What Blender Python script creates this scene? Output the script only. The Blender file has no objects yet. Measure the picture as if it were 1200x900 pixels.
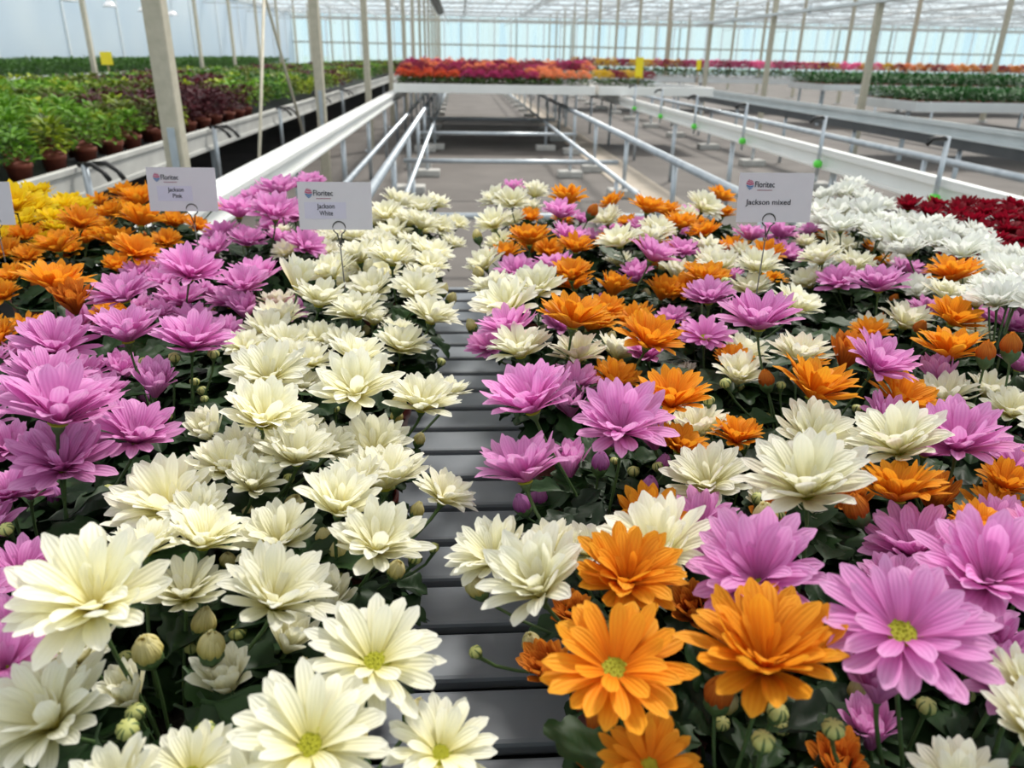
import bpy, math, random
from mathutils import Vector, Matrix, Quaternion
random.seed(11)
SC = bpy.context.scene
COL = SC.collection
PI = math.pi

# ------------------------------------------------------------------ materials
def new_mat(name):
    m = bpy.data.materials.new(name); m.use_nodes = True
    nt = m.node_tree
    for n in list(nt.nodes): nt.nodes.remove(n)
    out = nt.nodes.new('ShaderNodeOutputMaterial')
    return m, nt, out

def N(nt, typ, **kw):
    n = nt.nodes.new(typ)
    for k, v in kw.items(): setattr(n, k, v)
    return n

def ramp(nt, stops, interp='LINEAR'):
    r = N(nt, 'ShaderNodeValToRGB'); r.color_ramp.interpolation = interp
    els = r.color_ramp.elements
    while len(els) < len(stops): els.new(0.5)
    for e, (p, c) in zip(els, stops):
        e.position = p; e.color = (*c, 1)
    return r

def surf(name, c1, c2=None, scale=8.0, rough=0.5, metal=0.0, bump=0.0, detail=4.0, spec=0.5):
    """Principled surface mottled between two colours by object-space noise."""
    m, nt, out = new_mat(name)
    b = N(nt, 'ShaderNodeBsdfPrincipled')
    b.inputs['Roughness'].default_value = rough
    b.inputs['Metallic'].default_value = metal
    b.inputs['Specular IOR Level'].default_value = spec
    tc = N(nt, 'ShaderNodeTexCoord'); no = N(nt, 'ShaderNodeTexNoise')
    no.inputs['Scale'].default_value = scale; no.inputs['Detail'].default_value = detail
    nt.links.new(tc.outputs['Object'], no.inputs['Vector'])
    r = ramp(nt, [(0.3, c1), (0.7, c2 or c1)])
    nt.links.new(no.outputs['Fac'], r.inputs['Fac'])
    nt.links.new(r.outputs['Color'], b.inputs['Base Color'])
    if bump:
        bp = N(nt, 'ShaderNodeBump'); bp.inputs['Strength'].default_value = bump; bp.inputs['Distance'].default_value = 0.01
        nt.links.new(no.outputs['Fac'], bp.inputs['Height']); nt.links.new(bp.outputs['Normal'], b.inputs['Normal'])
    nt.links.new(b.outputs[0], out.inputs[0])
    return m

def petal_mat(name, base, mid, tip, vein, transl=0.42, rough=0.55):
    """Petal: colour runs from claw to tip along UV v, with fine lengthwise veins across u."""
    m, nt, out = new_mat(name)
    uv = N(nt, 'ShaderNodeUVMap'); sep = N(nt, 'ShaderNodeSeparateXYZ')
    nt.links.new(uv.outputs[0], sep.inputs[0])
    r = ramp(nt, [(0.05, base), (0.45, mid), (0.95, tip)])
    nt.links.new(sep.outputs['Y'], r.inputs['Fac'])
    w = N(nt, 'ShaderNodeMath', operation='MULTIPLY'); w.inputs[1].default_value = 25.0
    s = N(nt, 'ShaderNodeMath', operation='SINE')
    nt.links.new(sep.outputs['X'], w.inputs[0]); nt.links.new(w.outputs[0], s.inputs[0])
    s2 = N(nt, 'ShaderNodeMapRange'); s2.inputs[1].default_value = -1; s2.inputs[2].default_value = 1
    s2.inputs[3].default_value = 0.0; s2.inputs[4].default_value = 0.28
    nt.links.new(s.outputs[0], s2.inputs[0])
    mx = N(nt, 'ShaderNodeMix', data_type='RGBA'); mx.inputs[7].default_value = (*vein, 1)
    nt.links.new(s2.outputs[0], mx.inputs[0]); nt.links.new(r.outputs['Color'], mx.inputs[6])
    no = N(nt, 'ShaderNodeObjectInfo')
    hs = N(nt, 'ShaderNodeHueSaturation')
    v = N(nt, 'ShaderNodeMapRange'); v.inputs[3].default_value = 0.9; v.inputs[4].default_value = 1.06
    nt.links.new(no.outputs['Random'], v.inputs[0]); nt.links.new(v.outputs[0], hs.inputs['Value'])
    nt.links.new(mx.outputs[2], hs.inputs['Color'])
    b = N(nt, 'ShaderNodeBsdfPrincipled'); b.inputs['Roughness'].default_value = rough
    b.inputs['Specular IOR Level'].default_value = 0.15
    t = N(nt, 'ShaderNodeBsdfTranslucent')
    bp = N(nt, 'ShaderNodeBump'); bp.inputs['Strength'].default_value = 0.35; bp.inputs['Distance'].default_value = 0.0008
    nt.links.new(s.outputs[0], bp.inputs['Height']); nt.links.new(bp.outputs['Normal'], b.inputs['Normal'])
    nt.links.new(hs.outputs[0], b.inputs['Base Color']); nt.links.new(hs.outputs[0], t.inputs['Color'])
    ms = N(nt, 'ShaderNodeMixShader'); ms.inputs[0].default_value = transl
    nt.links.new(b.outputs[0], ms.inputs[1]); nt.links.new(t.outputs[0], ms.inputs[2])
    nt.links.new(ms.outputs[0], out.inputs[0])
    return m

def leaf_mat(name, dark, light, transl=0.12, rough=0.5):
    m, nt, out = new_mat(name)
    geo = N(nt, 'ShaderNodeNewGeometry')
    r = ramp(nt, [(0.0, dark), (1.0, light)])
    nt.links.new(geo.outputs['Random Per Island'], r.inputs['Fac'])
    b = N(nt, 'ShaderNodeBsdfPrincipled'); b.inputs['Roughness'].default_value = rough
    b.inputs['Specular IOR Level'].default_value = 0.2
    t = N(nt, 'ShaderNodeBsdfTranslucent')
    nt.links.new(r.outputs['Color'], b.inputs['Base Color']); nt.links.new(r.outputs['Color'], t.inputs['Color'])
    ms = N(nt, 'ShaderNodeMixShader'); ms.inputs[0].default_value = transl
    nt.links.new(b.outputs[0], ms.inputs[1]); nt.links.new(t.outputs[0], ms.inputs[2])
    nt.links.new(ms.outputs[0], out.inputs[0])
    return m

def glass_mat(name, tint, milk, milk_col, gloss=0.05):
    """Horticultural glazing: mostly clear, a little whitewash, a little reflection."""
    m, nt, out = new_mat(name)
    tr = N(nt, 'ShaderNodeBsdfTransparent'); tr.inputs[0].default_value = (*tint, 1)
    tl = N(nt, 'ShaderNodeBsdfTranslucent'); tl.inputs[0].default_value = (*milk_col, 1)
    gl = N(nt, 'ShaderNodeBsdfGlossy'); gl.inputs['Roughness'].default_value = 0.15
    a = N(nt, 'ShaderNodeMixShader'); a.inputs[0].default_value = milk
    c = N(nt, 'ShaderNodeMixShader'); c.inputs[0].default_value = gloss
    nt.links.new(tr.outputs[0], a.inputs[1]); nt.links.new(tl.outputs[0], a.inputs[2])
    nt.links.new(a.outputs[0], c.inputs[1]); nt.links.new(gl.outputs[0], c.inputs[2])
    nt.links.new(c.outputs[0], out.inputs[0])
    return m

M = {}
M['w'] = petal_mat('petal_cream', (.82, .74, .20), (.90, .87, .60), (.93, .92, .82), (.86, .84, .66))
M['d'] = petal_mat('petal_white', (.80, .76, .45), (.87, .88, .80), (.90, .91, .88), (.82, .84, .78))
M['p'] = petal_mat('petal_pink', (.62, .15, .42), (.78, .28, .62), (.86, .44, .75), (.60, .14, .46))
M['o'] = petal_mat('petal_orange', (.72, .19, .010), (.82, .30, .014), (.88, .40, .03), (.68, .17, .008))
M['q'] = petal_mat('petal_rust', (.50, .09, .012), (.62, .15, .02), (.74, .26, .03), (.42, .06, .012))
M['y'] = petal_mat('petal_yellow', (.80, .52, .01), (.88, .64, .012), (.92, .72, .03), (.80, .48, .01))
M['r'] = petal_mat('petal_crimson', (.10, .002, .006), (.22, .003, .014), (.30, .006, .022), (.10, .001, .005))
M['u'] = petal_mat('petal_plum', (.38, .08, .28), (.50, .13, .42), (.66, .30, .62), (.36, .06, .26))
M['v'] = petal_mat('petal_bud_cream', (.50, .46, .12), (.74, .64, .22), (.84, .78, .48), (.55, .50, .14))
M['disc'] = surf('disc_green', (.34, .36, .012), (.50, .48, .02), 300, .7, bump=.6)
M['disc_y'] = surf('disc_yellow', (.62, .52, .03), (.50, .44, .02), 300, .7, bump=.6)
M['calyx'] = surf('calyx_green', (.05, .085, .02), (.10, .15, .035), 200, .6)
M['stem'] = surf('stem_green', (.035, .075, .022), (.07, .12, .035), 40, .55)
M['leaf'] = leaf_mat('mum_leaf', (.005, .016, .005), (.020, .052, .013))
M['pot'] = surf('pot_dark_red', (.15, .022, .014), (.20, .035, .02), 30, .45)
M['soil'] = surf('soil', (.012, .009, .007), (.03, .022, .016), 120, .95, bump=.8)
M['budg'] = surf('bud_green', (.30, .33, .09), (.46, .46, .16), 160, .6)
M['slat'] = surf('slat_grey', (.155, .175, .20), (.20, .22, .245), 14, .42, bump=.05)
M['slatgap'] = surf('slat_channel', (.028, .032, .04), (.04, .045, .055), 20, .5)
M['alu'] = surf('aluminium', (.62, .64, .65), (.72, .73, .73), 3, .38, .35)
M['white_rail'] = surf('white_rail', (.80, .81, .78), (.88, .88, .86), 2, .4)
M['rim_old'] = surf('weathered_rim', (.42, .42, .40), (.56, .56, .53), 5, .55, .1)
M['galv'] = surf('galvanised', (.42, .47, .52), (.58, .63, .67), 9, .36, .45)
M['grey_beam'] = surf('grey_beam', (.56, .61, .62), (.66, .70, .71), 4, .42, .2)
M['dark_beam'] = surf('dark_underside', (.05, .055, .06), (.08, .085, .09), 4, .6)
M['column'] = surf('column_paint', (.42, .39, .30), (.52, .48, .38), 22, .6)
M['conc'] = surf('concrete_block', (.40, .39, .37), (.52, .51, .48), 12, .85, bump=.3)
M['black'] = surf('black_plastic', (.008, .008, .009), (.015, .015, .016), 20, .45)
M['clip'] = surf('green_clip', (.10, .70, .06), (.14, .78, .08), 20, .4)
M['terra'] = surf('terracotta', (.15, .032, .016), (.23, .052, .026), 20, .7)
M['card'] = surf('card_white', (.56, .54, .58), (.58, .56, .60), 30, .6)
M['sticker'] = surf('sticker_lilac', (.51, .49, .60), (.53, .51, .62), 30, .5)
M['ink'] = surf('ink', (.03, .03, .04), (.04, .04, .05), 30, .6)
M['logo_b'] = surf('logo_blue', (.08, .16, .34), (.12, .24, .42), 30, .6)
M['logo_r'] = surf('logo_rose', (.42, .10, .18), (.50, .16, .24), 30, .6)
M['ink_r'] = surf('ink_rose', (.30, .12, .16), (.34, .14, .18), 30, .6)
M['wire'] = surf('wire_steel', (.07, .068, .064), (.11, .105, .10), 40, .4, .3)
M['trap'] = surf('trap_yellow', (.86, .68, .01), (.90, .74, .02), 10, .5)
M['wood'] = surf('wood_stick', (.35, .24, .12), (.45, .32, .18), 30, .7)
M['film'] = surf('white_film', (.78, .82, .88), (.84, .87, .92), 3, .4)
M['lamp'] = surf('lamp_reflector', (.85, .86, .88), (.9, .9, .92), 10, .2, .5)
M['roof_steel'] = surf('roof_steel', (.58, .61, .62), (.74, .76, .77), 4, .4, .3)
M['bar'] = surf('glazing_bar', (.42, .43, .38), (.52, .52, .46), 6, .5, .1)
M['mullion'] = surf('pale_mullion', (.82, .86, .88), (.9, .92, .93), 6, .4)
for nm, d, l in (('lg_bright', (.06, .17, .012), (.22, .42, .04)), ('lg_lime', (.12, .20, .012), (.38, .46, .03)),
                 ('lg_burg', (.030, .010, .014), (.14, .030, .04)), ('lg_olive', (.05, .085, .014), (.19, .23, .045)),
                 ('lg_deep', (.03, .09, .015), (.085, .20, .035)), ('lg_spruce', (.008, .065, .010), (.025, .155, .022))):
    M[nm] = leaf_mat(nm, d, l, .25)
for nm, d, l in (('bl_scarlet', (.55, .05, .02), (.80, .16, .05)), ('bl_magenta', (.34, .015, .10), (.55, .04, .20)),
                 ('bl_wine', (.16, .008, .03), (.34, .02, .06)), ('bl_coral', (.75, .22, .09), (.85, .36, .16)),
                 ('bl_gold', (.55, .36, .01), (.75, .52, .02)), ('bl_hot', (.75, .08, .28), (.85, .18, .42)),
                 ('bl_amber', (.55, .20, .02), (.75, .34, .05))):
    M[nm] = leaf_mat(nm, d, l, .3)

# ------------------------------------------------------------------ mesh collecting
class MB:
    def __init__(s): s.v = []; s.f = []; s.uv = []; s.mi = []
    def add(s, vs, fs, uvs=None, mi=0):
        b = len(s.v); s.v.extend([tuple(p) for p in vs])
        for k, f in enumerate(fs):
            s.f.append(tuple(i + b for i in f)); s.mi.append(mi)
        s.uv.extend(uvs if uvs else [(0, 0)] * len(vs))
        return s
    def box(s, x0, x1, y0, y1, z0, z1, mi=0):
        vs = [(x, y, z) for z in (z0, z1) for y in (y0, y1) for x in (x0, x1)]
        return s.add(vs, [(0, 2, 3, 1), (4, 5, 7, 6), (0, 1, 5, 4), (2, 6, 7, 3), (0, 4, 6, 2), (1, 3, 7, 5)], None, mi)
    def tube(s, pts, r, n=8, caps=True, mi=0, radii=None):
        pts = [Vector(p) for p in pts]; rings = []; up = None
        for i, p in enumerate(pts):
            d = (pts[min(i + 1, len(pts) - 1)] - pts[max(i - 1, 0)]).normalized()
            if up is None:
                up = Vector((0, 0, 1)) if abs(d.z) < .9 else Vector((1, 0, 0))
            a = (up - d * up.dot(d)).normalized(); up = a; b = d.cross(a)
            rr = radii[i] if radii else r
            rings.append([p + (a * math.cos(2 * PI * k / n) + b * math.sin(2 * PI * k / n)) * rr for k in range(n)])
        vs = [q for ring in rings for q in ring]; fs = []
        for i in range(len(pts) - 1):
            for k in range(n):
                k2 = (k + 1) % n
                fs.append((i * n + k, i * n + k2, (i + 1) * n + k2, (i + 1) * n + k))
        if caps:
            fs.append(tuple(range(n))[::-1]); fs.append(tuple((len(pts) - 1) * n + k for k in range(n)))
        return s.add(vs, fs, None, mi)
    def lathe(s, prof, n=24, c=(0, 0, 0), mi=0):
        vs = [(c[0] + r * math.cos(2 * PI * k / n), c[1] + r * math.sin(2 * PI * k / n), c[2] + z) for r, z in prof for k in range(n)]
        fs = []
        for i in range(len(prof) - 1):
            for k in range(n):
                k2 = (k + 1) % n
                fs.append((i * n + k, i * n + k2, (i + 1) * n + k2, (i + 1) * n + k))
        return s.add(vs, fs, None, mi)
    def mesh(s, name, mats, smooth=True):
        me = bpy.data.meshes.new(name); me.from_pydata(s.v, [], s.f); me.update()
        ul = me.uv_layers.new(name='UVMap')
        vi = [0] * len(me.loops); me.loops.foreach_get('vertex_index', vi)
        flat = [c for i in vi for c in s.uv[i]]
        ul.data.foreach_set('uv', flat)
        me.polygons.foreach_set('material_index', s.mi)
        me.polygons.foreach_set('use_smooth', [smooth] * len(me.polygons))
        for m in mats: me.materials.append(m)
        return me

def link(name, me, parent=None, loc=(0, 0, 0), mat=None, slot=0):
    o = bpy.data.objects.new(name, me); COL.objects.link(o)
    o.location = loc
    if parent is not None: o.parent = parent
    if mat is not None:
        o.material_slots[slot].link = 'OBJECT'; o.material_slots[slot].material = mat
    return o

def part(name, mb, mat, parent=None, smooth=False, loc=(0, 0, 0)):
    return link(name, mb.mesh(name, mat if isinstance(mat, list) else [mat], smooth), parent, loc)

def tag(o, label=None, cat=None, group=None, kind=None):
    if label: o['label'] = label
    if cat: o['category'] = cat
    if group: o['group'] = group
    if kind: o['kind'] = kind
    return o

def thing(name, loc, label, cat, group=None, rz=0):
    o = bpy.data.objects.new(name, None); COL.objects.link(o)
    o.location = loc; o.rotation_euler = (0, 0, rz); o.empty_display_size = .05
    return tag(o, label, cat, group)

def bevel(o, w, seg=2):
    b = o.modifiers.new('bevel', 'BEVEL'); b.width = w; b.segments = seg; b.limit_method = 'ANGLE'
    return o

ORD = ['nearest', 'second', 'third', 'fourth', 'fifth', 'sixth', 'seventh', 'eighth', 'ninth', 'tenth', 'eleventh', 'twelfth', 'thirteenth', 'fourteenth', 'fifteenth', 'sixteenth', 'seventeenth', 'eighteenth', 'nineteenth', 'twentieth']

# daylight settings
SKY, SUN, SUN_ANGLE, SUN_DIR, EXPO = 0.95, 3.3, 10.0, (.35, .55, .8), 0.33

# the chrysanthemums: strip, pot x, pot y, then each bloom as colour+form, x, y, height above the bench, diameter (mm)
PLANTS = [
 ('Y',-0.929,1.666,'yo,-876,1564,292,98 yo,-929,1680,234,76 yo,-933,1618,221,74 yo,-896,1731,231,75'),
 ('Y',-0.968,1.860,'yo,-948,1770,246,85 yo,-965,1957,223,84 yo,-1012,1909,257,85 yo,-930,1852,233,90 yo,-916,1915,222,66 yo,-1037,1806,228,77'),
 ('O',-0.577,1.033,'oo,-562,1060,275,92 oh,-525,1022,253,48'),
 ('O',-0.767,1.860,'oo,-921,2018,214,76 oo,-833,1976,241,78 oo,-624,1979,210,56 oo,-695,1944,220,76 oo,-764,1994,222,75'),
 ('O',-0.815,1.568,'oo,-753,1561,255,85 oo,-885,1663,212,65 oo,-778,1616,212,74 oo,-876,1503,210,66 oo,-882,1583,224,69'),
 ('O',-0.684,1.714,'oo,-698,1721,276,93 oo,-781,1764,239,80 oo,-641,1751,219,76 oo,-585,1730,212,57 oo,-607,1594,210,63 oo,-790,1727,210,68'),
 ('O',-0.671,1.379,'oo,-613,1506,274,92 oo,-725,1397,248,83 oo,-654,1471,241,81 oo,-565,1344,250,83 oc,-622,1387,210,52 oo,-777,1329,210,65 oo,-728,1211,210,55'),
 ('P',-0.531,1.326,'po,-559,1369,210,64 po,-507,1284,210,72'),
 ('P',-0.419,1.495,'po,-442,1555,282,93 po,-356,1490,292,98 po,-412,1483,239,79 po,-358,1543,224,76 po,-466,1446,231,77 po,-479,1550,237,79 po,-294,1456,235,78'),
 ('P',-0.313,1.162,'po,-327,1200,247,87 po,-328,1130,250,77 ph,-322,1097,218,43 po,-329,1022,210,55 po,-367,1175,210,67'),
 ('P',-0.458,1.124,'po,-392,1107,279,92 po,-467,1039,265,87 po,-426,1140,225,80 po,-495,1139,208,65 po,-439,1085,220,53 po,-392,1077,212,64 po,-543,1058,210,65 po,-411,1223,210,64'),
 ('P',-0.386,1.860,'po,-383,2019,267,82 po,-388,1935,273,75'),
 ('P',-0.501,0.905,'po,-463,843,262,85 po,-568,957,210,57 po,-457,882,210,55 ph,-429,911,196,41 po,-586,900,211,73 pb,-467,975,201,19'),
 ('P',-0.466,0.732,'po,-429,756,258,84 po,-509,810,210,55 po,-442,685,214,54 po,-492,712,221,77 pb,-448,698,175,16'),
 ('P',-0.364,0.842,'po,-398,877,266,87 po,-312,849,266,87 ph,-343,801,226,44 pg,-337,852,239,14 pg,-294,858,241,14 pg,-326,872,199,12 pg,-369,845,236,14'),
 ('P',-0.359,0.456,'po,-339,500,205,56 po,-311,425,208,55 po,-284,381,222,53 po,-351,454,214,66 pb,-329,499,175,15'),
 ('P',-0.375,1.710,'po,-399,1716,299,98 po,-358,1670,253,83 po,-464,1778,266,87 po,-424,1745,211,73 po,-312,1663,212,67 po,-297,1720,215,76'),
 ('P',-0.391,0.602,'po,-343,609,292,98 po,-303,651,246,81 po,-345,598,246,81 po,-391,586,222,53 pc,-391,618,205,48 po,-394,551,207,56 po,-452,610,221,75 pb,-394,655,175,16 pg,-316,608,175,11 pg,-347,632,175,11 pg,-368,539,213,12'),
 ('W',-0.247,0.645,'wo,-188,666,254,83 wo,-220,631,220,63 wc,-186,596,220,48 wo,-152,625,234,69 wo,-127,663,220,53 wo,-262,588,207,94 wb,-155,605,190,19 wb,-200,615,175,14 wb,-200,544,175,14 wg,-259,706,192,12 wo,-227,698,205,55 wo,-194,668,211,54 wo,-220,548,221,53'),
 ('W',-0.214,0.418,'wo,-201,507,226,62 wo,-235,483,236,51 wo,-128,429,231,77 wo,-223,381,273,90 wo,-204,463,210,60 wc,-256,408,205,62 wo,-239,336,223,75 wh,-164,406,175,37 wh,-128,444,175,32 wb,-206,397,213,20 wb,-170,409,204,19 wh,-224,396,175,32 wg,-195,336,209,13'),
 ('W',-0.135,1.225,'wo,-175,1284,259,87 wo,-114,1240,265,84 wo,-69,1288,219,74 wo,-210,1183,255,83 wo,-140,1143,238,79 wo,-68,1135,238,79 wo,-207,1283,210,64 wb,-32,1224,212,20 wb,-18,1244,191,19'),
 ('W',-0.135,0.996,'wo,-147,1013,247,80 wo,-41,1005,243,80 wo,-81,968,213,74 wo,-154,952,222,56 wb,-102,993,175,17'),
 ('W',-0.284,1.014,'wh,-239,1100,265,50 wo,-201,1049,255,84 wo,-290,1166,210,67 wo,-268,1077,214,82 wo,-192,977,218,53 wo,-227,942,226,66 wo,-265,1008,217,78 wo,-282,946,218,62 wo,-208,1013,205,55'),
 ('W',-0.135,1.576,'wo,-112,1654,244,77 wo,-81,1587,252,81 wo,-145,1602,229,82 wo,-16,1576,210,57'),
 ('W',-0.184,1.718,'wo,-142,1762,265,89 wo,-166,1692,249,86'),
 ('W',-0.135,0.745,'wo,-111,716,260,85 wo,-44,756,226,76 wo,-17,817,210,55 wo,-91,690,205,74 wb,-118,794,175,16 wb,-79,820,175,16 wb,-49,760,175,14'),
 ('W',-0.217,0.870,'wo,-127,877,232,77 wo,-211,892,224,59 wo,-181,860,232,51 wo,-207,756,260,85 wh,-281,769,183,40 wb,-189,827,177,18 wh,-175,871,175,32 wb,-228,894,179,18 wo,-189,839,210,55'),
 ('W',-0.135,1.860,'wo,-100,1856,235,78 wo,-61,1932,230,77 wo,-47,1739,212,70 wo,-8,1788,208,56'),
 ('W',-0.135,1.409,'wo,-168,1478,232,73 wo,-93,1470,231,83 wo,-54,1403,233,80 wo,-56,1345,224,68 wo,-141,1351,210,71'),
 ('W',-0.284,1.561,'wo,-224,1594,220,75 wo,-278,1620,214,65 wo,-269,1507,210,64 wo,-166,1541,221,73'),
 ('W',-0.135,0.546,'wo,-75,629,207,84 wc,-101,538,234,61 wo,-16,588,210,58 wo,-152,527,210,66 wo,-67,498,224,72 wh,-107,487,175,36 wb,-108,551,175,18 wb,-125,574,175,15 wb,-57,525,175,16 wg,-27,554,175,10 wb,-44,615,175,14 wo,-93,587,228,52'),
 ('W',-0.135,0.291,'wf,-54,355,240,83 wf,-81,295,241,83 wf,-14,313,210,63 wf,-150,305,210,57 wo,-110,285,214,54 wo,-181,285,224,52 wg,-151,334,207,13 wb,-33,374,175,15 wb,-112,415,175,14 wb,-87,385,175,14'),
 ('M',0.396,1.612,'wo,316,1656,247,79 oo,409,1661,273,86 oo,469,1611,249,84 wo,401,1538,250,77'),
 ('M',0.415,0.432,'oo,358,521,249,72 po,318,438,218,57 ph,351,375,211,38 po,352,478,223,77 po,343,387,266,84 po,363,412,205,55 oo,415,489,230,52 ob,317,508,238,21 po,436,447,240,70'),
 ('M',0.598,1.520,'oo,505,1554,243,75 wo,565,1480,216,54 oo,560,1531,213,75 oo,606,1452,219,71 po,608,1558,234,75 po,676,1570,237,76 po,667,1499,208,70'),
 ('M',0.295,0.658,'oo,358,685,269,85 wo,332,618,248,79 wh,324,599,175,32 wh,289,615,175,32 wo,218,583,224,77 wo,249,719,206,72 wh,197,606,175,32 ph,202,710,199,40 oo,214,704,251,79 oo,283,684,214,54 gg,265,574,206,12 gg,202,683,178,12 gg,268,741,227,13 oh,284,586,175,32'),
 ('M',0.145,0.456,'po,49,562,251,80 wo,19,484,220,66 wc,47,413,248,69 wo,66,493,218,53 wb,48,434,175,15 wb,8,477,194,18 oo,109,410,255,73 oh,58,406,175,32 oh,84,457,175,32 wg,7,426,175,10 wo,101,510,205,55'),
 ('M',0.145,1.394,'oo,125,1400,262,83 po,210,1470,247,84 oo,214,1400,246,74 wo,39,1378,219,73 po,96,1314,220,73 wb,31,1530,236,21 wb,27,1262,231,20'),
 ('M',0.145,1.061,'wo,44,1130,247,79 wo,105,1057,266,84 wo,57,977,265,87 po,34,971,210,63 wh,131,1126,175,35 wb,13,1105,190,18'),
 ('M',0.796,1.068,'oo,779,1133,268,90 wo,722,1093,210,55 po,823,1089,208,64 po,827,1036,212,67 po,847,982,224,74 wo,745,1005,210,55'),
 ('M',0.468,0.595,'wo,384,578,263,85 po,454,594,256,88 po,547,661,205,55 oh,448,594,187,39 oh,376,606,175,35 po,448,511,218,53 ob,436,537,202,21 oo,495,572,220,53 oh,524,614,175,34 oo,472,544,207,55 po,541,617,212,54 oo,543,571,224,63 po,471,658,210,55 wo,409,669,210,55'),
 ('M',0.286,0.508,'wo,252,474,286,91 po,197,535,208,67 wo,141,464,237,84 oh,178,463,175,36 po,189,396,265,84 po,207,485,220,60 wb,241,504,234,21 oh,210,474,175,32 po,211,417,210,55'),
 ('M',0.145,0.646,'po,60,640,280,89 po,140,598,274,86 ph,109,681,183,39 pb,136,657,200,19 pb,53,602,188,18 pg,160,702,175,10'),
 ('M',0.339,0.921,'pf,327,950,229,78 wo,384,945,206,70 wc,342,853,212,62 wh,298,937,175,35 oo,354,905,212,54'),
 ('M',0.388,1.387,'pc,314,1326,210,62 po,422,1414,236,75 wo,290,1384,261,82 wo,359,1421,258,81 wo,483,1437,234,77 wo,462,1341,230,78'),
 ('M',0.366,1.079,'oo,386,1162,251,74 oo,262,1082,210,62 po,317,1081,210,55 po,361,1056,254,80 wo,483,1023,248,79 gg,390,1072,268,15'),
 ('M',0.467,1.744,'oo,395,1796,210,61 oo,488,1794,241,77 wo,538,1665,275,87'),
 ('M',0.409,0.788,'po,353,842,291,94 wo,413,846,243,77 oh,460,821,245,45 po,469,766,262,82 ob,365,823,217,20 oo,499,754,221,75 po,461,717,216,59 gg,380,750,181,12 gg,385,823,208,12 gg,294,767,236,13'),
 ('M',0.191,1.617,'oo,239,1725,279,88 po,212,1629,267,84 wo,65,1569,256,81 ob,271,1568,280,25 wo,77,1585,210,68 po,280,1628,210,63'),
 ('M',0.168,1.860,'po,136,2007,257,72 wo,79,1823,262,85 wo,116,1756,268,82 wo,189,1974,252,79 wo,171,1932,223,73 oo,169,1864,210,63 wo,121,1821,210,69 oo,242,1824,210,58 po,292,1835,210,55'),
 ('M',0.629,1.023,'po,632,1084,264,83 wo,703,1018,266,69 wo,649,1020,226,77 oo,586,1000,214,57 wo,615,1045,206,59 ob,644,977,228,19 oo,663,935,258,74'),
 ('M',0.145,0.867,'oo,135,875,282,89 oo,229,862,258,81 po,57,913,257,78 wo,67,850,252,80 wo,142,882,231,75 wo,209,944,210,71 po,135,831,212,64 ph,124,797,196,40 oo,187,847,208,65'),
 ('M',0.477,1.240,'oo,411,1215,237,77 wo,478,1193,224,74 oo,547,1291,210,70 wo,450,1278,240,78 wo,499,1223,254,80'),
 ('M',0.736,1.268,'wo,639,1302,251,79 wo,618,1285,210,70 wo,705,1295,239,77 oo,801,1394,210,69 po,647,1235,224,74 po,823,1326,219,73 wo,808,1257,210,60 wo,906,1273,210,65'),
 ('M',0.632,0.794,'ob,607,789,263,22 ob,635,789,272,24 po,729,881,210,55 oo,595,833,253,83 wo,568,785,212,71 wo,636,803,210,64 wo,626,747,210,62 wo,709,794,214,72 wo,630,685,218,73 ph,586,830,217,42'),
 ('M',0.562,1.860,'oo,386,1959,230,75 oo,686,2002,240,77 po,585,1942,210,62'),
 ('M',0.295,0.314,'pf,247,324,278,92 ph,241,325,238,44 gg,210,309,218,13 oh,225,319,175,32 wo,329,316,238,50 wo,306,284,244,49 po,336,340,217,54 wo,267,272,210,55 ph,258,343,175,33'),
 ('M',0.778,1.563,'po,808,1697,210,71 oo,816,1629,215,72 oo,866,1516,211,71 wo,776,1490,223,73 wo,908,1638,236,76'),
 ('M',0.244,1.204,'po,160,1279,239,83 oo,179,1206,246,73 oc,255,1220,217,63 oc,334,1204,214,63 po,322,1238,272,86 oo,224,1125,210,69 oh,237,1153,175,36'),
 ('M',0.145,0.306,'of,85,331,252,84 ob,85,361,175,17 of,102,298,210,57 ob,157,349,208,19 oo,170,325,264,83 gg,184,325,215,13 gg,165,300,221,13 oh,79,326,175,32'),
 ('D',0.883,1.190,'do,862,1244,276,82 do,770,1255,276,71 do,887,1189,260,80 do,872,1129,270,76 do,965,1253,260,75 do,867,1063,271,77 do,954,1191,264,80'),
 ('D',0.920,1.798,'do,883,1732,296,79 do,952,1832,294,78'),
 ('D',0.921,1.439,'do,922,1472,272,75 do,889,1414,267,69 do,971,1432,264,77 do,1044,1469,256,79 do,986,1374,260,71 do,977,1503,270,70 do,881,1355,267,64 do,967,1316,251,69'),
 ('D',0.742,0.924,'do,758,1013,276,69 do,751,961,286,65 do,682,895,295,61 do,815,1034,274,70 do,728,916,289,56 do,709,853,303,63 do,702,957,276,58'),
 ('D',0.773,1.413,'do,720,1406,285,72 do,778,1425,281,73 do,834,1444,284,74 do,730,1491,280,72 do,782,1309,285,70 do,778,1369,277,67'),
 ('D',0.901,1.649,'do,823,1701,291,77 do,894,1659,292,78 do,791,1651,269,79 do,805,1583,280,80 do,832,1521,286,77 do,890,1589,292,77 do,961,1600,257,67'),
 ('R',1.050,1.671,'ro,1000,1661,278,65 ro,1085,1694,272,66 ro,1021,1611,272,65 ro,1105,1642,267,66'),
 ('R',1.035,1.341,'ro,1034,1405,256,63 ro,1029,1345,249,63'),
 ('R',1.102,1.530,'ro,1027,1554,265,65 ro,1101,1573,261,66 ro,1154,1562,264,65 ro,1081,1515,253,66 ro,1132,1505,256,65'),
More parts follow.
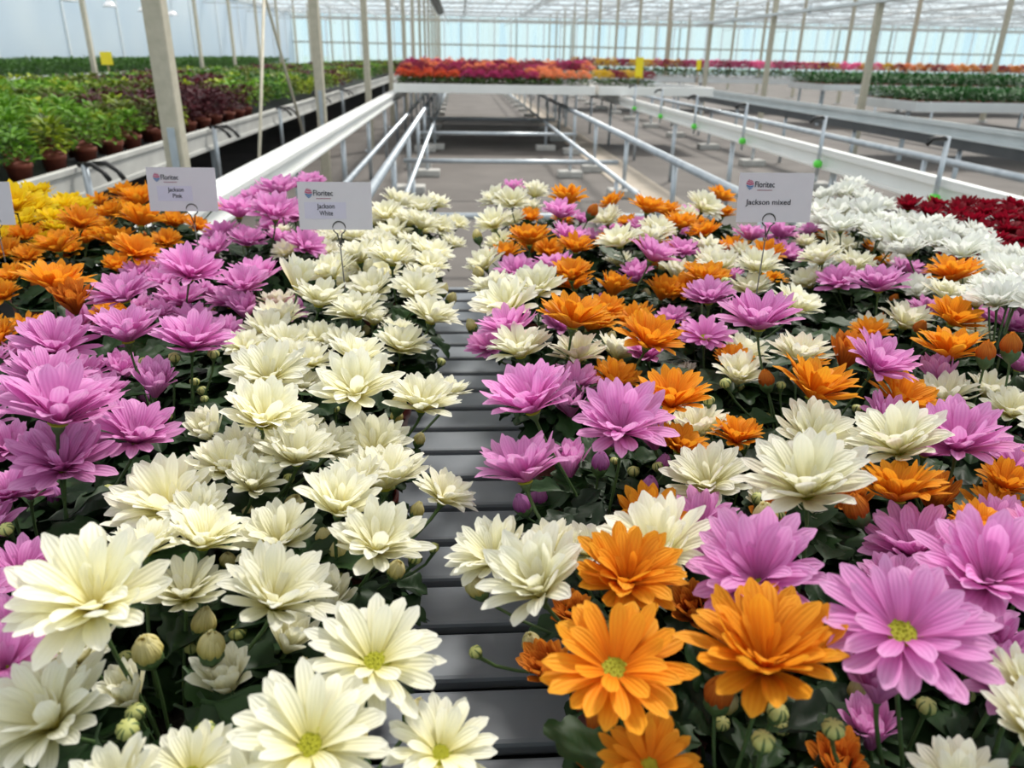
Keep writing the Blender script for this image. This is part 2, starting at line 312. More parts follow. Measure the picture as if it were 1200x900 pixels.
 ('R',1.176,1.390,'ro,1109,1431,251,65 ro,1165,1429,251,65 ro,1108,1377,241,65 ro,1162,1376,242,65 ro,1215,1383,240,65'),
 ('R',1.256,1.518,'ro,1213,1571,262,66 ro,1266,1560,265,65 ro,1191,1504,256,65 ro,1248,1512,254,66 ro,1307,1511,255,66 ro,1227,1446,248,65 ro,1284,1445,248,65'),
 ('R',1.355,1.630,'ro,1316,1681,276,66 ro,1372,1669,278,65 ro,1427,1657,281,65 ro,1268,1619,272,65 ro,1330,1629,270,66 ro,1384,1617,273,65 ro,1326,1570,263,66 ro,1378,1558,265,65'),
 ('R',1.199,1.657,'ro,1142,1682,275,66 ro,1196,1682,275,66 ro,1253,1670,277,65 ro,1152,1620,271,65 ro,1213,1630,269,66'),
]

# ------------------------------------------------------------------ flower meshes (unit diameter)
def add_petal(mb, az, e0, e1, L, W, rnd, r0=.05, zb=0.0, tipcurl=0.0, nu=4, nv=8):
    side = rnd.uniform(-.10, .10); roll = rnd.uniform(-.22, .22); cup = rnd.uniform(.25, .5)
    ca, sa = math.cos(az), math.sin(az)
    R = Vector((ca, sa, 0)); T = Vector((-sa, ca, 0)); Z = Vector((0, 0, 1))
    pr, pz, lat = r0, zb, 0.0
    vs, uv = [], []
    for j in range(nv + 1):
        v = j / nv
        e = math.radians(e0 + (e1 - e0) * v + tipcurl * max(0, v - .6) / .4)
        if j:
            pr += L / nv * math.cos(e); pz += L / nv * math.sin(e); lat += side * L / nv * v * 2
        w = W * (.32 + .68 * min(1, (v / .58)) ** .85)
        if v > .74: w *= max(.12, math.sqrt(max(0, 1 - ((v - .74) / .263) ** 2)))
        nrm = (-R * math.sin(e) + Z * math.cos(e))
        c = R * pr + Z * pz + T * lat
        for i in range(nu + 1):
            u = i / nu * 2 - 1
            off = T * (u * w * .5 * math.cos(roll)) + nrm * (u * w * .5 * math.sin(roll) + cup * w * .5 * (u * u - .4) * (1 - .5 * v))
            vs.append(c + off); uv.append((i / nu, v))
    fs = [(j * (nu + 1) + i, j * (nu + 1) + i + 1, (j + 1) * (nu + 1) + i + 1, (j + 1) * (nu + 1) + i) for j in range(nv) for i in range(nu)]
    mb.add(vs, fs, uv)

SPEC = {  # count, base elevation, tip elevation, relative length, relative width
    'o': ([(14, 38, 16, 1.0, .25), (15, 51, 33, 1.0, .25), (13, 62, 48, .93, .24), (6, 66, 50, .60, .15)], .055),
    'f': ([(12, 20, 0, 1.0, .28), (13, 34, 16, .98, .27), (9, 50, 32, .84, .25)], .14),
    'c': ([(12, 54, 32, 1.0, .27), (12, 63, 48, .98, .26), (10, 72, 62, .90, .24), (5, 76, 66, .62, .16)], .055),
    'h': ([(9, 66, 58, 1.0, .30), (9, 74, 68, .98, .28), (7, 82, 78, .86, .26), (5, 88, 92, .7, .22)], .07),
}
FLOWER = {}
def flower_mesh(t, k):
    rnd = random.Random(100 * ord(t) + k)
    mb = MB(); layers, r0 = SPEC[t]
    for li, (n, e0, e1, L, W) in enumerate(layers):
        n += rnd.choice((-1, 0, 1)); ph = rnd.random() * 6
        for i in range(n):
            if t == 'o' and rnd.random() < .04: continue
            az = ph + 2 * PI * (i + rnd.uniform(-.22, .22)) / n
            add_petal(mb, az, e0 + rnd.uniform(-9, 9), e1 + rnd.uniform(-11, 11), L * rnd.uniform(.86, 1.05), W * rnd.uniform(.85, 1.12), rnd,
                      r0 * (1 - .16 * li), .012 * li, rnd.choice((0, 8, 26, -24, -12)))
    rr = sorted(math.hypot(p[0], p[1]) for p in mb.v)[int(len(mb.v) * .955)]
    s = .5 / rr
    mb.v = [(x * s, y * s, z * s) for x, y, z in mb.v]
    return mb.mesh('petals_' + t, [M['w']]), s
for t, n in (('o', 5), ('f', 3), ('c', 3), ('h', 3)):
    FLOWER[t] = [flower_mesh(t, k) for k in range(n)]

def disc_mesh():
    mb = MB(); prof = [(.0, .30)] + [(math.sin(a) * 1.0, .02 + .28 * math.cos(a)) for a in (.3, .6, .9, 1.2, 1.5)] + [(.85, -.15), (0, -.2)]
    mb.lathe(prof, 16); 
    rnd = random.Random(5)
    for i in range(60):          # the little florets
        r = math.sqrt(i / 60) * .95; a = i * 2.39996
        z = .02 + .28 * math.cos(r * 1.5)
        mb.lathe([(.0, z + .10), (.05, z + .08), (.065, z - .05)], 5, (r * math.cos(a), r * math.sin(a), 0))
    return mb.mesh('disc', [M['disc']])
DISC = disc_mesh()

def bud_mesh(k):
    rnd = random.Random(900 + k); mb = MB()
    for layer, (n, rad) in enumerate(((9, .36), (8, .28), (5, .16))):
        ph = rnd.random() * 6
        for i in range(n):
            az = ph + 2 * PI * i / n; nv, nu = 7, 4; vs = []; uv = []
            top = 1.0 * rnd.uniform(.9, 1.08) + .06 * layer
            for j in range(nv + 1):
                v = j / nv
                r = rad * (.55 + .75 * math.sin(PI * min(1, .12 + v * .80)) ) * (1 - .28 * v ** 3)
                z = top * v
                w = 2 * PI * rad / n * 1.25 * (.6 + .7 * math.sin(PI * min(1, v * .8 + .1))) * (1 if v < .75 else max(.15, math.sqrt(max(0, 1 - ((v - .75) / .26) ** 2))))
                for i2 in range(nu + 1):
                    u = i2 / nu * 2 - 1; a = az + u * w / max(r, .05) * .5
                    q = r * (.93 + .15 * (1 - u * u))
                    vs.append((q * math.cos(a), q * math.sin(a), z)); uv.append((i2 / nu, v))
            mb.add(vs, [(j * 5 + i2, j * 5 + i2 + 1, (j + 1) * 5 + i2 + 1, (j + 1) * 5 + i2) for j in range(nv) for i2 in range(nu)], uv)
    return mb.mesh('closed_petals', [M['v']])
BUD = [bud_mesh(k) for k in range(3)]

def green_bud_mesh(k):
    """Round tight bud with radial ridges; the ridges are dark bracts (second material)."""
    mb = MB(); n = 22; prof = []
    for j in range(9):
        a = PI * j / 8; prof.append((.5 * math.sin(a), .42 - .42 * math.cos(a)))
    vs, fs = [], []
    for j, (r, z) in enumerate(prof):
        for i in range(n):
            q = r * (1.04 if i % 2 else .93); vs.append((q * math.cos(2 * PI * i / n), q * math.sin(2 * PI * i / n), z - (.06 * (1 - r / .5) if j > 5 else 0)))
    for j in range(8):
        for i in range(n): fs.append((j * n + i, j * n + (i + 1) % n, (j + 1) * n + (i + 1) % n, (j + 1) * n + i))
    mb.add(vs, fs)
    mb.mi = [1 if ((idx % n) // 1) % 4 == 0 and idx // n < 7 else 0 for idx in range(len(fs))]
    return mb.mesh('tight_bud', [M['budg'], M['calyx']])
GBUD = green_bud_mesh(0)

# ------------------------------------------------------------------ leaves and foliage
def lobed_leaf(mb, base, d, up, L, W, rnd, nv=14, nu=6, mi=0):
    d = d.normalized(); s = d.cross(up).normalized(); n = s.cross(d).normalized()
    bend = rnd.uniform(-.9, .1); fold = rnd.uniform(.05, .35); wav = rnd.uniform(.0, .12)
    vs, uv = [], []; c = Vector(base); e = 0.0
    for j in range(nv + 1):
        v = j / nv
        if j:
            e = bend * v
            c = c + (d * math.cos(e) + n * math.sin(e)) * (L / nv)
        w = W * (math.sin(PI * min(1, max(.03, v * .96 + .04))) ** .75) * (.60 + .42 * abs(math.cos(PI * (v * 3.0 + .1)))) if v > .16 else W * .07
        if j == nv: w = W * .05
        nn = n * math.cos(e) - d * math.sin(e)
        for i in range(nu + 1):
            u = i / nu * 2 - 1
            # lobes point forward
            fw = d * (abs(u) * w * .35)
            vs.append(c + s * (u * w * .5) + nn * (abs(u) * w * .5 * fold + wav * w * math.sin(u * 5 + v * 9)) + fw); uv.append((i / nu, v))
    mb.add(vs, [(j * (nu + 1) + i, j * (nu + 1) + i + 1, (j + 1) * (nu + 1) + i + 1, (j + 1) * (nu + 1) + i) for j in range(nv) for i in range(nu)], uv, mi)

def mum_foliage(k):
    rnd = random.Random(300 + k); mb = MB()
    for i in range(110):
        a = rnd.uniform(0, 2 * PI); t = rnd.random()
        z = .108 + .062 * t
        r = rnd.uniform(.005, .07) * (1.0 if t > .3 else 1.2)
        base = Vector((r * math.cos(a), r * math.sin(a), z))
        a2 = a + rnd.uniform(-.7, .7); el = rnd.uniform(-.4, .35) if t > .25 else rnd.uniform(-.6, .05)
        d = Vector((math.cos(a2) * math.cos(el), math.sin(a2) * math.cos(el), math.sin(el)))
        L = rnd.uniform(.04, .066) if r > .02 else rnd.uniform(.035, .055)
        lobed_leaf(mb, base, d, Vector((0, 0, 1)), L, L * rnd.uniform(.52, .7), rnd)
    return mb.mesh('mum_foliage', [M['leaf']])
FOL = [mum_foliage(k) for k in range(5)]

def pot_mesh():
    mb = MB()
    mb.lathe([(0, .0), (.042, .0), (.044, .004), (.056, .090), (.058, .092), (.060, .094), (.0615, .112), (.0605, .114), (.056, .113), (.054, .095), (0.05, .09)], 28)
    return mb.mesh('pot', [M['pot']])
def soil_mesh():
    mb = MB(); rnd = random.Random(1)
    rings = [(0, .104)] + [(.054 * i / 5, .104 + rnd.uniform(-.003, .003)) for i in range(1, 6)]
    mb.lathe(rings, 20); return mb.mesh('soil', [M['soil']])
POT, SOIL = pot_mesh(), soil_mesh()
BZ = .78

def rot_to(n):
    return Vector((0, 0, 1)).rotation_difference(n)

def stem_mesh(p0, p1, n, r=.0017, flare=.0045, up=.75):
    """Stalk that rises from the pot and ends in the green cup under the bloom."""
    p0, p1 = Vector(p0), Vector(p1); L = (p1 - p0).length
    c0 = p0 + Vector((0, 0, 1)) * L * .4; c1 = p1 - n * L * .35
    pts = []
    for j in range(8):
        t = j / 7
        pts.append(p0 * (1 - t) ** 3 + c0 * 3 * t * (1 - t) ** 2 + c1 * 3 * t * t * (1 - t) + p1 * t ** 3)
    rad = [r] * 8
    q = pts[-1]
    pts[-1] = q - n * flare * (1.85 - up)
    pts += [q - n * flare * (1.2 - up), q - n * flare * (.65 - up), q + n * flare * up]; rad += [flare * .75, flare, flare * .95]
    rad[7] = r * 1.2
    mb = MB(); mb.tube(pts, r, 6, True, 0, rad)
    return mb.mesh('stalk', [M['stem']])

COLNAME = {'w': 'cream white', 'p': 'pink', 'o': 'orange', 'y': 'yellow', 'd': 'pure white', 'r': 'crimson'}
HALF = {'w': 'w', 'p': 'p', 'o': 'q', 'y': 'y', 'd': 'd', 'r': 'r'}
BUDM = {'w': 'v', 'p': 'u', 'o': 'q', 'y': 'y', 'd': 'v', 'r': 'r'}

def bloom(root, ctr, code, typ, p, D, mixed, rnd):
    """One flower or bud on its own stalk; p is the middle of the bloom in plant space."""
    p = Vector(p)
    out = Vector((p.x, p.y, 0))
    lean = min(out.length / .13, 1.3)
    n = Vector((0, 0, 1)) + (out.normalized() * .42 * lean if out.length > 1e-4 else Vector()) + Vector((rnd.uniform(-.16, .16), rnd.uniform(-.22, .12), 0))
    if typ == 'f': n = Vector((0, 0, 1)) + out * 1.2 + Vector((rnd.uniform(-.1, .1), -.22, 0))
    n.normalize()
    sink = {'o': .19, 'f': .09, 'c': .25, 'h': .35, 'b': .5, 'g': .4}[typ] * D
    q = p - n * sink
    ang = math.atan2(p.y, p.x) + rnd.uniform(-.4, .4); rr = rnd.uniform(.008, .04)
    foot = Vector((rr * math.cos(ang), rr * math.sin(ang), .100))
    quat = rot_to(n) @ Quaternion((0, 0, 1), rnd.uniform(0, 6.28))
    if typ in 'ofch':
        me, s = rnd.choice(FLOWER[typ])
        cm = HALF[code] if typ == 'h' else code
        f = link('flower', me, root, q, M[cm])
        f.rotation_mode = 'QUATERNION'; f.rotation_quaternion = quat; f.scale = (D, D, D * (1.0 if typ != 'o' else .95))
        if mixed: f['label'] = ('half-open ' if typ == 'h' else '') + COLNAME[code] + ' flower head'
        if typ in 'of':
            c = link('flower_center', DISC, f, (0, 0, .01 if typ == 'f' else .0))
            k = (.155 if typ == 'f' else .085); c.scale = (k, k, k * .8)
        st = link('stem', stem_mesh(foot, q, n, .0015, .0042 * D / .075 + .0005, .02), f)
        st.matrix_parent_inverse = (Matrix.Translation(q) @ quat.to_matrix().to_4x4() @ Matrix.Diagonal((*f.scale, 1))).inverted()
    else:
        me = GBUD if typ == 'g' else rnd.choice(BUD)
        f = link('bud', me, root, q, None if typ == 'g' else M[BUDM[code]])
        f.rotation_mode = 'QUATERNION'; f.rotation_quaternion = quat; f.scale = (D, D, D)
        if typ == 'g': f['label'] = 'small tight green bud'
        elif mixed: f['label'] = COLNAME[code] + ' flower bud'
        st = link('stem', stem_mesh(foot, q, n, .0013, D * (.36 if typ == 'g' else .48)), f)
        st.matrix_parent_inverse = (Matrix.Translation(q) @ quat.to_matrix().to_4x4() @ Matrix.Diagonal((D, D, D, 1))).inverted()
    return f

# where each plant stands among its neighbours, in words
def band(s, x):
    if s == 'W': return 'edging the slatted gap' if x > -.16 else 'in the row beside the pink plants'
    if s == 'P': return 'beside the white plants' if x > -.43 else 'beside the orange plants'
    if s == 'M':
        for lim, t in ((.19, 'edging the slatted gap'), (.33, 'in second column off the slatted gap'), (.49, 'in third column off the slatted gap'), (.60, 'in fourth column off the slatted gap')):
            if x < lim: return t
        return 'in outermost mixed column'
    return {'O': 'between pink and yellow plants', 'Y': 'at the far end past the orange plants', 'D': 'beside the mixed-colour plants', 'R': 'at the bench corner past the white plants'}[s]
KINDW = {'W': 'cream white chrysanthemum', 'P': 'pink chrysanthemum', 'O': 'orange chrysanthemum', 'Y': 'yellow chrysanthemum',
         'M': 'mixed-colour chrysanthemum', 'D': 'pure white chrysanthemum', 'R': 'crimson chrysanthemum'}
GRP = {'W': 'cream white potted chrysanthemums', 'P': 'pink potted chrysanthemums', 'O': 'orange potted chrysanthemums', 'Y': 'yellow potted chrysanthemums',
       'M': 'mixed-colour potted chrysanthemums', 'D': 'pure white potted chrysanthemums', 'R': 'crimson potted chrysanthemums'}
order = {}
for i, (s, x, y, fl) in enumerate(PLANTS): order.setdefault((s, band(s, x)), []).append((y, i))
rank = {}
for k, v in order.items():
    v.sort()
    for j, (y, i) in enumerate(v): rank[i] = (j, len(v))

def ord_words(j, n):
    if n == 1: return ''
    if j == n - 1 and n > 2: return ', farthest of its line'
    if j == 0: return ', nearest of its line'
    return ', %s from the near end' % ORD[j]

for i, (s, x, y, fl) in enumerate(PLANTS):
    rnd = random.Random(7000 + i)
    j, n = rank[i]
    root = thing('potted_chrysanthemum', (x, y, BZ + .001), 'potted %s %s%s' % (KINDW[s], band(s, x), ord_words(j, n)), 'plant', GRP[s])
    link('pot', POT, root); link('soil', SOIL, root)
    fo = link('foliage', FOL[i % 5], root)
    fo.rotation_euler = (0, 0, rnd.uniform(0, 6.28))
    if abs(x) < .2: fo.location = (.018 if x > 0 else -.018, 0, 0)
    heads = []
    for e in fl.split():
        ct, fx, fy, fz, fd = e.split(',')
        heads.append((ct[0], ct[1], float(fx) / 1000 - x, float(fy) / 1000 - y, float(fz) / 1000, float(fd) / 1000))
    sp = sum(math.hypot(h[2], h[3]) for h in heads) / len(heads)
    k = (1.0 if abs(x) < .2 else 1.22); fo.scale = (k, k, (1.06 if y < .8 else 1.16) + .04 * rnd.random())
    cols = [h[0] for h in heads if h[0] != 'g'] or ['w']
    for c, t, fx, fy, fz, fd in heads:
        if c == 'g': t = 'g'
        bloom(root, None, c, t, (fx, fy, fz), fd, s == 'M', rnd)
    # blooms the neighbours partly hide
    want = {'W': 8, 'M': 8, 'P': 6, 'O': 7}.get(s, 9)
    tries = 0
    while len(heads) < want and y > .6 and tries < 60:
        tries += 1
        a = rnd.uniform(0, 6.28); r = .115 * math.sqrt(rnd.random())
        fx, fy = r * math.cos(a), r * math.sin(a)
        if abs(x + fx) < .05 or (x < 0) != (x + fx < 0): continue
        D = rnd.uniform(.052, .068)
        if min(math.hypot(fx - h[2], fy - h[3]) for h in heads) < .042: continue
        c = rnd.choice([h[0] for h in heads if h[0] != 'g'] or cols) if s != 'M' else rnd.choice('wpo')
        fz = rnd.uniform(.20, .225)
        heads.append((c, 'o', fx, fy, fz, D)); bloom(root, None, c, rnd.choice('ooc'), (fx, fy, fz), D, s == 'M', rnd)
    # side buds and half-open heads that fill the plant below its blooms
    for b in range(7 if y < 1.1 else 5):
        a = rnd.uniform(0, 6.28); r = rnd.uniform(.03, .105)
        bx, by = r * math.cos(a), r * math.sin(a)
        if s in 'W' and x > -.16 and x + bx > -.015: bx = -abs(bx)
        t = rnd.choice('ggbg'); D = {'g': rnd.uniform(.010, .014), 'b': rnd.uniform(.015, .021)}[t]
        bloom(root, None, rnd.choice(cols), t, (bx, by, rnd.uniform(.155, .195)), D, s == 'M', rnd)

# ------------------------------------------------------------------ the near bench
bt = thing('growing_bench', (0, 0, 0), 'slatted grey bench top that carries the blooming chrysanthemums', 'bench')
mb = MB(); y = .10
while y < 1.93:
    mb.box(-.98, 2.40, y, y + .066, BZ - .018, BZ)
    y += .080
o = part('slatted_top', mb, M['slat'], bt); bevel(o, .005)
part('tray_base', MB().box(-.98, 2.40, .10, 1.96, BZ - .05, BZ - .028), M['slatgap'], bt)
mb = MB(); mb.box(-1.0, 2.42, 1.962, 1.985, BZ - .07, BZ - .002); mb.box(-1.0, 2.42, .075, .098, BZ - .07, BZ - .002)
mb.box(-1.005, -.982, .075, 1.985, BZ - .07, BZ - .002); mb.box(2.402, 2.425, .075, 1.985, BZ - .07, BZ - .002)
bevel(part('rim', mb, M['slat'], bt), .003)
for lx in (-.5, 1.9):
    for ly in (.3, 1.75):
        part('leg', MB().tube([(lx, ly, 0), (lx, ly, BZ - .05)], .025, 12), M['galv'], bt, True)

# ------------------------------------------------------------------ sign cards on wire holders
def text_mesh(txt, size, bold=0.0, width=None):
    cu = bpy.data.curves.new('writing', 'FONT'); cu.body = txt; cu.size = size; cu.offset = bold; cu.extrude = .0002; cu.resolution_u = 3
    o = bpy.data.objects.new('writing', cu); COL.objects.link(o)
    bpy.context.view_layer.update()
    dg = bpy.context.evaluated_depsgraph_get()
    me = bpy.data.meshes.new_from_object(o.evaluated_get(dg))
    bpy.data.objects.remove(o)
    xs = [v.co.x for v in me.vertices]
    if width and xs:
        k = width / (max(xs) - min(xs))
        for v in me.vertices: v.co.x *= k
        xs = [x * k for x in xs]
    return me, min(xs), max(xs)

def sign(loc, ring_dx, foot, lines, bold, sticker, label, brand=True, cw=.105, ch=.069, rz=0):
    root = thing('plant_sign', loc, label, 'sign', 'printed name cards on wire holders', rz)
    # card: x across, z up, faces -y (towards the viewer), leaning slightly back
    w, h = cw / 2, ch / 2
    card = part('card', MB().box(-w, w, -.0004, .0004, -h, h), M['card'], root)
    card.rotation_euler = (math.radians(-8), 0, 0)
    def put(name, txt, size, x, z, mat, bold=0, width=None, align='l', parent=card):
        me, a, b = text_mesh(txt, size, bold, width)
        me.materials.clear(); me.materials.append(M[mat])
        o = link(name, me, parent, ((x - a) if align == 'l' else x - (a + b) / 2, -.0009, z)); o.rotation_euler = (PI / 2, 0, 0)
        return o
    if sticker:
        x0, x1, z0, z1 = sticker
        part('sticker', MB().box(x0, x1, -.0007, -.0004, z0, z1), M['sticker'], card)
    if brand:
        # round emblem: striped egg of rose over blue
        mb = MB(); cx, cz = -w + .0155, h - .0165
        for r_i, (rx, rz2) in enumerate(((.0054, .0064),)):
            nseg = 28
            for q in range(6):
                a0 = -PI / 2 + PI * q / 6; a1 = -PI / 2 + PI * (q + .78) / 6
                def row(a):
                    return cz + rz2 * math.sin(a), rx * math.cos(a)
                za, wa = row(a0); zb, wb = row(a1)
                wa = max(wa, .0012); wb = max(wb, .0012)
                vs = [(cx - wa, -.0008, za + .0012), (cx, -.0008, za - .0006), (cx + wa, -.0008, za + .0004), (cx + wb, -.0008, zb + .0004), (cx, -.0008, zb - .0006), (cx - wb, -.0008, zb + .0012)]
                mb.add(vs, [(0, 1, 4, 5), (1, 2, 3, 4)], None, 1 if q >= 3 else 0)
        part('emblem', mb, [M['logo_b'], M['logo_r']], card)
        put('brand_lettering', 'Floritec', .0115, -w + .0225, h - .0195, 'ink', .00006, .028)
        part('tag_line', MB().box(-w + .0262, -w + .0475, -.0008, -.0004, h - .0240, h - .0230), M['ink_r'], card)
    for txt, size, x, z, wd in lines:
        put('lettering', txt, size, x, z, 'ink', bold, wd, 'c' if sticker else 'l')
    # wire holder: eye in front of the card's lower edge, small twist, long stalk into the pot
    mb = MB(); R = .0092; ring_z = -h - .001 + .004
    pts = [(ring_dx + R * math.sin(a), -.0035, ring_z + R * math.cos(a)) for a in [PI * 1.12 * (k / 14) * 2 / 2.24 * 2 - PI * 1.0 + .25 for k in range(15)]]
    pts = [(ring_dx + R * math.sin(a), -.004, ring_z + R * math.cos(a)) for a in [-2.75 + 5.5 * k / 22 for k in range(23)]]
    neck = (ring_dx - .0005, -.003, ring_z - R * 2.5)
    f = Vector(foot) - Vector(loc)
    mb.tube([neck] + pts + [(ring_dx + .0008, -.002, ring_z - R * 2.4)], .0010, 6)
    loop = [(neck[0] + .0032 * math.sin(a), neck[1], neck[2] + .0002 - .0032 + .0032 * math.cos(a)) for a in [k * 6.28 / 12 for k in range(11)]]
    mb.tube(loop, .0006, 6)
    mb.tube([neck, tuple(Vector(neck).lerp(f, .5)), tuple(f)], .0010, 6)
    part('wire_holder', mb, M['wire'], root, True)
    return root
sign((-.184, 1.136, 1.145), .004, (-.168, 1.10, .885), [('Jackson', .0098, -.0135, -.0035, .0255), ('White', .0098, -.0135, -.0135, .0195)], .00010,
     (-.0445, .0155, -.0185, .0055), 'white name card on wire above the cream white chrysanthemums', cw=.106, ch=.068)
sign((-.458, 1.306, 1.14), .012, (-.435, 1.29, .885), [('Jackson', .0098, -.0105, -.0035, .0255), ('Pink', .0098, -.0085, -.0135, .0150)], .00010,
     (-.0405, .0155, -.0185, .0055), 'white name card in front of the first column, above pink blooms', cw=.110, ch=.070)
sign((.437, 1.051, 1.175), -.006, (.408, 1.00, .885), [('Jackson mixed', .0105, -.0415, -.0095, .0640)], .00005, None,
     'white name card on wire standing among the mixed-colour chrysanthemums', cw=.106, ch=.067)
sign((-.822, 1.371, 1.104), .02, (-.80, 1.36, .885), [], 0, None,
     'white name card cut by the frame edge, above orange and yellow blooms', brand=False, cw=.106, ch=.072)

# ------------------------------------------------------------------ rails, pipes, frames of the bench system
def rail(x, y0, y1, label, mat, w=.11, h=.10, z1=.80, clips=(), dark=False, grp=None, flange=1):
    root = thing('bench_rail', (x, y0, z1), label, 'rail', grp)
    L = y1 - y0
    mb = MB(); mb.box(-w / 2, w / 2, 0, L, -.028, 0); mb.box(-w / 2 * .55, w / 2 * .55, 0, L, -h, -.028); mb.box(-w / 2, w / 2, 0, L, -h - .02, -h)
    mb.box(-w / 2 * flange, -w / 2 * flange + .012 * flange if flange > 0 else w / 2, 0, L, 0, .016) if flange > 0 else mb.box(w / 2 - .012, w / 2, 0, L, 0, .016)
    bevel(part('beam', mb, M[mat], root), .003)
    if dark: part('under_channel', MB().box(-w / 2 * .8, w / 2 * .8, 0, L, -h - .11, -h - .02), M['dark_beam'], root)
    yy = 1.0
    while yy < L:
        part('leg', MB().tube([(0, yy, -z1), (0, yy, -h)], .022, 8), M['galv'], root, True)
        yy += 2.05
    return root
rail(-1.05, 2.05, 46, 'long white rail beside the tan columns, running away from the bench', 'white_rail', .12)
R2 = rail(2.50, 2.05, 46, 'long white rail with green clips on its uprights', 'white_rail', .12)
for yy in (3.80, 5.18, 6.68, 8.15, 9.6, 11.1):
    u = part('upright', MB().tube([(-.085, yy - 2.05, -.16), (-.085, yy - 2.05, .22)], .0125, 10), M['galv'], R2, True)
    c = MB(); c.lathe([(0, -.028), (.022, -.022), (.030, -.006), (.030, .006), (.022, .022), (0, .028)], 12, (-.085, yy - 2.05, -.085)); 
    cl = part('clip', c, M['clip'], u, True); cl['label'] = 'bright green plastic clip'
    h = MB(); h.tube([(-.085, yy - 2.05, .205), (-.11, yy - 2.05, .215), (-.15, yy - 2.03, .205), (-.17, yy - 2.02, .175)], .011, 8)
    h.tube([(-.085, yy - 2.0, .205), (-.115, yy - 2.0, .212), (-.145, yy - 1.98, .195)], .011, 8)
    hd = part('handle', h, M['black'], u, True)
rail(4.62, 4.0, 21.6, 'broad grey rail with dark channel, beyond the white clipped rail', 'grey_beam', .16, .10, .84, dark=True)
rail(8.6, 13.2, 17.2, 'grey rail beyond the green trays', 'grey_beam', .14, .10, .84)

def pipe(x, y0, y1, z, r, label, step=None, y_first=None, grp=None):
    root = thing('support_pipe', (x, y0, 0), label, 'pipe', grp)
    part('pipe_run', MB().tube([(0, 0, z), (0, y1 - y0, z)], r, 14), M['galv'], root, True)
    if step:
        yy = y_first
        while yy < y1:
            p = part('support_post', MB().tube([(0, yy - y0, .05), (0, yy - y0, z - r * .6)], .022, 10), M['galv'], root, True)
            bevel(part('footing', MB().box(-.16, .16, yy - y0 - .11, yy - y0 + .11, 0, .085), M['conc'], p), .012)
            yy += step
    return root
pipe(-.54, 2.1, 40, .60, .030, 'high galvanised pipe on posts, on the white sign card side of the open bay', 1.92, 4.4, 'high bench pipes')
pipe(1.71, 2.1, 40, .60, .030, 'high galvanised pipe on footed posts, beside the pale floor path', 1.92, 4.25, 'high bench pipes')
pipe(-.405, 2.1, 30, .405, .020, 'low round rail inside the open bay, on the white rail side', None, None, 'low bay pipes')
pipe(1.33, 2.1, 30, .405, .020, 'low round rail inside the open bay, on the floor path side', None, None, 'low bay pipes')
for k, yy in enumerate((5.13, 8.03, 11.06, 13.77)):
    cb = tag(part('cross_bar', MB().tube([(-.58, yy, .36), (1.62 if k else 1.7, yy, .36)], .024, 12), M['galv'], None, True),
             'horizontal pipe across the open bay, %s from the chrysanthemum bench' % ORD[k], 'pipe', 'cross bars of the open bay')
for xx, yy in ((-.405, 6.6), (1.33, 6.6), (-.405, 9.5), (1.33, 9.5), (-.405, 12.4), (1.33, 12.4)):
    s = 'white rail' if xx < 0 else 'floor path'
    t = thing('pipe_stand', (xx, yy, 0), 'short post on concrete block under the low rail, %s side, %s' % (s, {6.6: 'nearest of its line', 9.5: 'second of its line', 12.4: 'third of its line'}[yy]), 'stand', 'low rail stands')
    part('support_post', MB().tube([(0, 0, .05), (0, 0, .386)], .018, 10), M['galv'], t, True)
    bevel(part('footing', MB().box(-.15, .15, -.10, .10, 0, .08), M['conc'], t), .012)
pipe(4.06, 3.4, 46, .60, .030, 'galvanised pipe crossing behind the white clipped rail', 2.05, 4.6)
pipe(-.80, 2.1, 40, .52, .022, 'thin dark grey pipe under the white rail beside the columns')

# ------------------------------------------------------------------ columns
def column(x, y, label, grp, w=.085, top=4.0, mat='column'):
    root = thing('steel_column', (x, y, 0), label, 'column', grp)
    bevel(part('shaft', MB().box(-w / 2, w / 2, -w / 2 * 1.1, w / 2 * 1.1, .012, top), M[mat], root), .008)
    part('base_plate', MB().box(-w, w, -w, w, 0, .012), M['galv'], root)
    if x == -1.35 and y < 9:
        part('cover_strip', MB().box(-.012, .022, -w / 2 * 1.1 - .006, -w / 2 * 1.1, .55, 1.02), M['galv'], root)
    return root
for k in range(14):
    column(-1.35, 3.85 + 4.1 * k, 'tan steel column beside the white rail, %s in its row' % ORD[k], 'columns beside the white rail')
for k in range(13):
    column(6.15, 7.95 + 4.1 * k if k else 8.0, 'tan steel column past the grey rail, %s in its row' % ORD[k], 'columns past the grey rail', .09)
for k in range(10):
    column(13.5, 20.0 + 4.1 * k, 'thin column standing beyond the green trays, %s in its row' % ORD[k], 'columns beyond the green trays', .10)
for k in range(10):
    column(-8.75, 20.3 + 4.15 * k, 'thin column before the white side wall, %s in its row' % ORD[k], 'columns before the side wall', .10)

